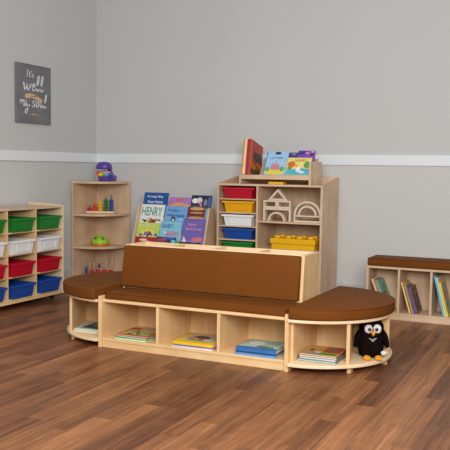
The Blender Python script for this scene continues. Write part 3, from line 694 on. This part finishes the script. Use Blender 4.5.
# yellow brick storage box
YEL = plain('yellow_plastic', (236, 180, 18), 0.35, 0.0, 60, 0.5, 0.03)
t = thing('brick_shaped_box', 'yellow toy brick shaped storage box with round studs inside the tall cubby unit', 'box', (2.335, -0.38, 0.4862), 0)
b = NB(); box(b, -0.195, 0.195, -0.075, 0.105, 0, 0.05); obj('base', b, YEL, t, 0.004)
b = NB(); box(b, -0.205, 0.205, -0.085, 0.115, 0.050, 0.094); obj('lid', b, YEL, t, 0.004)
for i in range(4):
    for y in (-0.035, 0.065):
        b = NB(); lathe(b, [(0.031, 0.093), (0.031, 0.113), (0.028, 0.117), (0, 0.117)], (-0.152 + i*0.101, y, 0), 22); obj('stud', b, YEL, t)

# ------------------------------------------------------------------ table top book display on the cubby unit
KX0, KX1, KY0 = 1.815, 2.478, -0.435
t = thing('tabletop_book_display', 'small light wood book display standing on top of the tall cubby unit', 'rack', ((KX0+KX1)/2, -0.26, TH-0.001))
def side_prof(x):
    pts = [(x, KY0, TH-0.0008), (x, -0.14, TH-0.0008), (x, -0.14, 1.238)]
    for a in range(0, 100, 10): pts.append((x, KY0 + 0.035 - 0.035*math.sin(R(a)), 1.208 + 0.035*math.cos(R(a))))
    return pts
b = NB(); 
prism(b, side_prof(KX1-0.019), (0.019, 0, 0)); obj('side_panel', W(b, t), birch('z'), t, 0.002)
b = NB(); prism(b, [(KX0, KY0, TH-0.0008), (KX0, -0.16, TH-0.0008), (KX0, -0.16, 1.046), (KX0, KY0, 1.122)], (0.016, 0, 0)); obj('side_panel', W(b, t), birch('z'), t, 0.002)
b = NB(); box(b, KX0+0.016, KX1-0.019, KY0, KY0+0.016, 1.084, 1.122); obj('front_ledge', W(b, t), birch('x'), t, 0.002)
b = NB(); prism(b, [(KX0+0.016, KY0+0.016, 1.108), (KX0+0.016, KY0+0.016, 1.114), (KX0+0.016, -0.16, 1.0478), (KX0+0.016, -0.16, 1.0432)], (KX1-KX0-0.035, 0, 0)); obj('shelf', W(b, t), birch('x'), t)
b = NB(); prism(b, [(KX0+0.125, -0.285, 1.082), (KX0+0.125, -0.277, 1.082), (KX0+0.125, -0.168, 1.268), (KX0+0.125, -0.176, 1.268)], (KX1-KX0-0.144, 0, 0)); obj('sloped_back', W(b, t), birch('x'), t)
b = NB(); box(b, -0.068, 0.068, -0.02, 0.06, 0, 0.022); o = obj('flat_block', b, YEL, None, 0.004); o.location = (2.165, -0.425, TH-0.0005); tag(o, 'flat yellow block under the ledge of the tabletop book display', 'block')
# face-out books
def dbook(x0, x1, y0, ztop, zb, ang, label, cov, art, titles, tk=0.010):
    w = x1-x0; h = (ztop-zb)/math.cos(R(ang))
    k = book(label, w, h, tk, cov, art, titles, 'books on the tabletop display'); place(k, ((x0+x1)/2, y0, zb+0.004), Rx(-ang))
dbook(2.028, 2.230, -0.408, 1.318, 1.118, 29, 'pale blue picture book with castle drawing facing out on the tabletop display', (160, 200, 232),
  [('e', (222, 210, 90), .5, .12, .46, .13), ('p', (206, 130, 140), [(.3, .22), (.3, .4), (.36, .54), (.42, .4), (.5, .62), (.58, .4), (.64, .52), (.7, .38), (.7, .22)]), ('e', (104, 168, 84), .82, .26, .1, .1), ('e', (104, 168, 84), .16, .24, .1, .1), ('e', (44, 50, 110), .52, .94, .14, .06), ('r', (92, 140, 206), .0, .0, .05, 1.0)], [('Les Fables', .5, .74, .08, .6, (120, 90, 160))])
dbook(2.236, 2.4535, -0.406, 1.268, 1.118, 25, 'yellow and aqua picture book with animals facing out on the tabletop display', (236, 216, 120),
  [('p', (84, 178, 200), [(.02, .02), (.98, .02), (.98, .34), (.6, .42), (.3, .34), (.02, .3)]), ('e', (204, 110, 54), .2, .62, .16, .18), ('e', (104, 160, 74), .84, .6, .13, .2), ('e', (236, 236, 230), .5, .34, .1, .16), ('e', (240, 150, 60), .42, .52, .06, .08), ('e', (230, 236, 240), .66, .18, .12, .06), ('e', (110, 150, 80), .14, .4, .1, .08)], [('HONEY', .56, .84, .12, .5, (150, 90, 60))])
dbook(2.205, 2.305, -0.352, 1.314, 1.106, 23, 'dark blue picture book peeking out behind the pale blue book', (44, 74, 150), [('e', (230, 120, 60), .6, .93, .2, .03)], [])
dbook(2.304, 2.4575, -0.352, 1.332, 1.106, 23, 'violet picture book peeking out behind the yellow picture book', (130, 74, 170), [('r', (60, 60, 140), .0, .84, .45, .97), ('e', (206, 120, 196), .55, .9, .15, .05), ('e', (60, 50, 90), .82, .85, .1, .06), ('e', (214, 180, 220), .84, .95, .1, .03)], [])
# upright books leaning back, spines to the front
def upbook(xc, tk, h, w, label, cov, art, titles, spine_col=None):
    k = book(label, w, h, tk, cov, art, titles, 'upright books at the left of the tabletop display')
    m = Rx(-14.3) @ Ry(-2.0) @ Rz(90)
    k.rotation_euler = m.to_euler()
    base = Vector((xc, -0.418 + 0.004, 1.1255)) + m @ Vector((w/2, 0, 0)) ; base += m @ Vector((0, 0, 0.0))
    k.location = base
    return k
k = upbook(1.829, 0.013, 0.330, 0.25, 'tan spined upright book leaning at far left of the tabletop display', (204, 150, 84), (), ())
k = upbook(1.8475, 0.021, 0.325, 0.25, 'cream spined upright book between tan and red books on the display', (238, 218, 170), (), ())
k = upbook(1.8705, 0.021, 0.322, 0.25, 'red spined upright book behind the large red cover on the display', (190, 32, 56), (), ())
k = upbook(1.8915, 0.017, 0.322, 0.27, 'large red and orange upright book with dark silhouettes on the tabletop display', (182, 62, 58),
  [('r', (208, 120, 48), .01, .02, .99, .42), ('p', (66, 50, 44), [(.2, .56), (.3, .74), (.5, .7), (.8, .74), (.99, .66), (.99, .46), (.7, .5), (.5, .44), (.3, .5)]), ('r', (206, 140, 60), .0, .0, .07, 1.0), ('p', (96, 66, 40), [(.1, .05), (.9, .05), (.9, .2), (.6, .28), (.3, .18), (.1, .24)]), ('p', (120, 60, 36), [(.2, .4), (.9, .22), (.92, .27), (.22, .45)])], ())

# ------------------------------------------------------------------ right low bench shelf
QX0, QY0, QY1, QH = 3.028, -0.622, -0.345, 0.418; PWQ = 0.2495; NQ = 4
QX1 = QX0 + NQ*PWQ + 0.018
t = thing('bench_shelf', 'low light wood bench shelf with a row of book cubbies at right of the room', 'shelf', ((QX0+QX1)/2, -0.48, 0))
for x in (QX0, QX1-0.018):
    b = NB(); box(b, x, x+0.018, QY0, QY1, 0, QH); obj('side_panel', W(b, t), birch('z'), t, 0.002)
b = NB(); box(b, QX0+0.018, QX1-0.018, QY0, QY1, QH-0.018, QH-0.0005); obj('top_board', W(b, t), birch('x'), t, 0.002)
b = NB(); box(b, QX0+0.018, QX1-0.018, QY0+0.002, QY1, 0.040, 0.056); obj('bottom_board', W(b, t), birch('x'), t, 0.0015)
b = NB(); box(b, QX0+0.018, QX1-0.018, QY0+0.004, QY0+0.02, 0, 0.040); obj('plinth', W(b, t), birch('x'), t, 0.0015)
b = NB(); box(b, QX0+0.018, QX1-0.018, QY1-0.012, QY1-0.002, 0.056, QH-0.018); obj('back_panel', W(b, t), birch('z'), t)
for i in range(1, NQ):
    x = QX0 + 0.009 + i*PWQ
    b = NB(); box(b, x-0.009, x+0.009, QY0+0.003, QY1-0.012, 0.056, QH-0.018); obj('divider', W(b, t), birch('z'), t, 0.0015)
k = thing('bench_cushion', 'brown vinyl box cushion on top of the low bench shelf at right', 'cushion', ((QX0+QX1)/2, -0.48, QH))
b = NB(); box(b, QX0+0.003, QX1-0.003, QY0+0.004, QY1-0.003, QH+0.0005, QH+0.062); obj('pad', W(b, k), VINYL, k, 0.011, 3, True)
b = NB(); zz = QH+0.056; tube(b, [(QX0+0.006, QY0+0.007, zz), (QX1-0.006, QY0+0.007, zz), (QX1-0.006, QY1-0.006, zz), (QX0+0.006, QY1-0.006, zz)], 0.0032, 6, True); obj('piping', W(b, k), VSEAM, k)
def leaner(xb, tk, h, w, ang, label, cov, art=(), y0=None):
    k = book(label, w, h, tk, cov, art, (), 'leaning books in the right bench shelf')
    m = Ry(-ang) @ Rz(90)
    y = (QY0 + 0.035) if y0 is None else y0
    k.rotation_euler = m.to_euler(); k.location = (xb, y + w/2, 0.0565 + tk/2*math.sin(R(ang)))
    return k
a = 22.0
X0 = 3.158
for (tk, h, w, lab, cov, art) in [
  (0.014, 0.268, 0.20, 'cream spined book leaning at the far left of the first shelf cubby', (226, 196, 160), ()),
  (0.010, 0.262, 0.20, 'orange spined book leaning in the first cubby of the right bench shelf', (206, 132, 96), ()),
  (0.014, 0.258, 0.21, 'aqua green spined book leaning with its cover showing in the first shelf cubby', (120, 176, 160), [('e', (120, 84, 66), .4, .5, .2, .14), ('e', (90, 150, 130), .6, .75, .2, .1)])]:
    leaner(X0 + tk/2, tk, h, w, a, lab, cov, art); X0 += (tk + 0.0035)/math.cos(R(a))
a = 16.5; X0 = 3.375
for (tk, h, w, lab, cov, art) in [
  (0.011, 0.250, 0.20, 'pale yellow spined book leaning leftmost in the second shelf cubby', (232, 214, 140), ()),
  (0.007, 0.246, 0.20, 'red brown spined thin book leaning in the second shelf cubby', (150, 54, 40), ()),
  (0.009, 0.250, 0.20, 'golden spined book leaning in the second shelf cubby', (206, 160, 84), ()),
  (0.010, 0.224, 0.19, 'teal grey spined book leaning in the second shelf cubby', (96, 122, 130), ()),
  (0.010, 0.206, 0.19, 'purple spined book leaning in the second shelf cubby', (104, 72, 150), ()),
  (0.012, 0.218, 0.19, 'brown spined book with dark cover leaning rightmost in the second shelf cubby', (126, 92, 84), [('r', (84, 60, 66), .08, .1, .92, .9), ('e', (70, 80, 140), .4, .4, .25, .12), ('e', (150, 104, 80), .5, .75, .2, .1)])]:
    leaner(X0 + tk/2 - 0.006, tk, h, w, a+0.5, lab, cov, art); X0 += (tk + 0.001)/math.cos(R(a))
X0 = 3.630
for (tk, h, w, lab, cov, art) in [
  (0.012, 0.318, 0.20, 'sky blue spined tall book leaning leftmost in the third shelf cubby', (110, 186, 216), ()),
  (0.010, 0.306, 0.21, 'white and red spined tall book leaning in the third shelf cubby', (226, 218, 208), [('e', (150, 160, 130), .5, .7, .3, .15)]),
  (0.014, 0.268, 0.21, 'bright yellow spined book leaning rightmost in the third shelf cubby', (224, 212, 50), [('r', (150, 160, 150), .06, .06, .95, .95), ('e', (190, 130, 90), .5, .6, .25, .15), ('e', (110, 140, 120), .4, .3, .2, .1)])]:
    leaner(X0 + tk/2 - 0.002, tk, h, w, 14.5, lab, cov, art); X0 += (tk + 0.002)/math.cos(R(a))

# ------------------------------------------------------------------ wall sign
PY0, PY1, PZ0, PZ1 = -1.241, -0.762, 1.557, 2.083
t = thing('wall_sign', 'dark grey wooden wall sign with white script lettering on the left wall', 'sign', (0, (PY0+PY1)/2, (PZ0+PZ1)/2))
GB = wood('grey_board', (108, 107, 111), (124, 123, 127), 'y', 0.7)
b = NB(); box(b, 0.0005, 0.022, PY0, PY1, PZ0, PZ1); obj('board', W(b, t), GB, t, 0.003)
WT = plain('white_ink', (226, 226, 226), 0.7); GD = plain('gold_ink', (214, 186, 136), 0.6); DKI = plain('dark_ink', (92, 84, 78), 0.7)
def catmull(p, n=6):
    out = []
    P = [p[0]] + list(p) + [p[-1]]
    for i in range(1, len(P)-2):
        for k in range(n):
            q = k/n; a_, b_, c_, d_ = P[i-1], P[i], P[i+1], P[i+2]
            out.append(tuple(0.5*((2*b_[j]) + (-a_[j]+c_[j])*q + (2*a_[j]-5*b_[j]+4*c_[j]-d_[j])*q*q + (-a_[j]+3*b_[j]-3*c_[j]+d_[j])*q**3) for j in (0, 1)))
    out.append(tuple(p[-1])); return out
DP = {   # script letters drawn as strokes: (x, y) on a baseline 0, x-height 1; advance width
 'I': ([[(0.05, 2.0), (0.3, 2.15), (0.55, 2.05)], [(0.36, 2.1), (0.28, 1.0), (0.22, 0.05), (0.4, 0.0)]], 0.7),
 't': ([[(0.35, 1.9), (0.28, 0.9), (0.28, 0.2), (0.45, 0.0), (0.75, 0.25)], [(0.02, 1.15), (0.65, 1.25)]], 0.7),
 "'": ([[(0.15, 2.0), (0.08, 1.6)]], 0.3),
 's': ([[(0.62, 0.85), (0.42, 1.0), (0.15, 0.85), (0.25, 0.58), (0.52, 0.38), (0.5, 0.08), (0.22, 0.0), (0.0, 0.15)]], 0.82),
 'w': ([[(0.0, 0.8), (0.15, 1.0), (0.22, 0.5), (0.32, 0.05), (0.55, 0.25), (0.75, 0.95), (0.78, 0.3), (0.95, 0.02), (1.2, 0.35), (1.3, 0.95), (1.4, 0.8), (1.6, 0.8)]], 1.5),
 'e': ([[(0.0, 0.35), (0.4, 0.5), (0.6, 0.85), (0.4, 1.0), (0.18, 0.6), (0.25, 0.1), (0.5, 0.0), (0.9, 0.35)]], 0.85),
 'l': ([[(0.0, 0.25), (0.28, 1.0), (0.46, 1.9), (0.36, 2.25), (0.2, 1.9), (0.13, 1.0), (0.15, 0.2), (0.32, 0.0), (0.6, 0.3)]], 0.70),
 'm': ([[(0.0, 0.8), (0.15, 1.0), (0.18, 0.5), (0.16, 0.0), (0.3, 0.7), (0.5, 1.0), (0.58, 0.6), (0.54, 0.0), (0.7, 0.7), (0.9, 1.0), (1.0, 0.6), (0.98, 0.1), (1.12, 0.0), (1.35, 0.35)]], 1.3),
 'y': ([[(0.0, 0.7), (0.12, 1.0), (0.15, 0.4), (0.32, 0.05), (0.55, 0.35), (0.66, 1.0), (0.6, 0.1), (0.48, -0.8), (0.2, -1.1), (0.05, -0.8), (0.4, -0.3), (1.0, 0.3)]], 0.95),
 'o': ([[(0.36, 1.0), (0.1, 0.75), (0.06, 0.3), (0.3, 0.0), (0.56, 0.3), (0.56, 0.75), (0.36, 1.0)]], 0.78),
 'u': ([[(0.0, 0.8), (0.1, 1.0), (0.14, 0.4), (0.3, 0.02), (0.52, 0.3), (0.66, 1.0), (0.66, 0.4), (0.8, 0.0), (1.05, 0.35)]], 0.98),
 ' ': ([], 0.45)}
def script(word, u0, u1, vbase, xh, width, mat, slant=0.12):
    """u,v on the sign: u 0..1 left-right, v 0..1 from top"""
    Wd, Hd = PY1-PY0, PZ1-PZ0
    total = sum(DP[c][1] for c in word); sxx = (u1-u0)*Wd/total; x = 0; b = NB(); xq = 0.0232
    for c in word:
        for st in DP[c][0]:
            p2 = [(u0*Wd + (x + q[0])*sxx + q[1]*xh*slant, (1-vbase)*Hd + q[1]*xh) for q in st]
            cur = catmull(p2); L_, R_ = [], []
            for i, q in enumerate(cur):
                a_ = cur[max(0, i-1)]; c_ = cur[min(len(cur)-1, i+1)]
                d = Vector((c_[0]-a_[0], c_[1]-a_[1])); d = d.normalized() if d.length > 0 else Vector((1, 0))
                wd = width*(0.55 + 0.45*abs(d.y))
                n_ = Vector((-d.y, d.x))*wd/2
                L_.append(b.verts.new((xq, PY0 + q[0]+n_.x, PZ0 + q[1]+n_.y))); R_.append(b.verts.new((xq, PY0 + q[0]-n_.x, PZ0 + q[1]-n_.y)))
            for i in range(len(cur)-1): b.faces.new((R_[i], R_[i+1], L_[i+1], L_[i]))
            xq += 0.00005
        x += DP[c][1]
    o = obj('lettering', W(b, t), mat, t); return o
script("It's", 0.27, 0.50, 0.215, 0.027, 0.009, WT)
script('well', 0.17, 0.78, 0.440, 0.062, 0.014, WT, 0.08)
script('my soul', 0.07, 0.87, 0.715, 0.054, 0.012, WT)
b = NB(); Wd, Hd = PY1-PY0, PZ1-PZ0
up_, lo_ = [], []
for i in range(17):
    q = i/16; u = 0.24 + 0.50*q; v = 0.545 - 0.025*math.sin(q*PI*1.2) + 0.045*q*q
    up_.append(b.verts.new((0.0231, PY0 + u*Wd, PZ1 - (v-0.03)*Hd))); lo_.append(b.verts.new((0.0231, PY0 + u*Wd, PZ1 - (v+0.042)*Hd)))
for i in range(16): b.faces.new((lo_[i], lo_[i+1], up_[i+1], up_[i]))
bn = obj('banner', W(b, t), GD, t); bn['label'] = 'painted gold ribbon'
b = text_mesh('with', 0.018, 0.10, bold=0.01)
for v in b.verts: v.co = Vector((0.0236, PY0 + 0.48*Wd + v.co.x, PZ1 - 0.535*Hd + v.co.y))
obj('ribbon_text', W(b, t), DKI, t)
b = NB()
def dot(u, v, ru, rv):
    f = b.faces.new([b.verts.new((0.0231, PY0 + (u + ru*math.cos(2*PI*i/12))*Wd, PZ1 - (v - rv*math.sin(2*PI*i/12))*Hd)) for i in range(12)])
for u, ru in ((0.17, .05), (0.29, .05), (0.39, .025), (0.57, .04), (0.66, .025)): dot(u, 0.845, ru, 0.004)
dot(0.48, 0.845, 0.028, 0.018)
obj('ornament', W(b, t), GD, t)['label'] = 'small gold ornament line'

# ------------------------------------------------------------------ light
def area(name, loc, tgt, sx, sy, power, col=(1, 1, 1)):
    l = bpy.data.lights.new(name, 'AREA'); l.shape = 'RECTANGLE'; l.size = sx; l.size_y = sy; l.energy = power; l.color = col
    o = bpy.data.objects.new(name, l); COL.objects.link(o); o.location = loc
    d = Vector(tgt) - Vector(loc); o.rotation_euler = d.to_track_quat('-Z', 'Y').to_euler()
    return o
area('key_softbox', (4.9, -6.5, 2.15), (2.2, -1.0, 0.8), 2.4, 1.6, 222, (1.0, 0.995, 0.975))
area('overhead_fill', (3.1, -4.7, 3.3), (3.0, -4.0, 0), 3.2, 2.4, 70, (1.0, 0.985, 0.965))  # added overhead fill, no fitting seen; lifts the foreground floor and cushion tops
w = bpy.data.worlds.new('world'); S.world = w; w.use_nodes = True
w.node_tree.nodes['Background'].inputs[0].default_value = (0.93, 0.97, 1.0, 1); w.node_tree.nodes['Background'].inputs[1].default_value = 0.34
S.view_settings.view_transform = 'Standard'; S.view_settings.look = 'None'; S.view_settings.gamma = 1.0; S.view_settings.exposure = 0.0
S.view_settings.use_curve_mapping = False
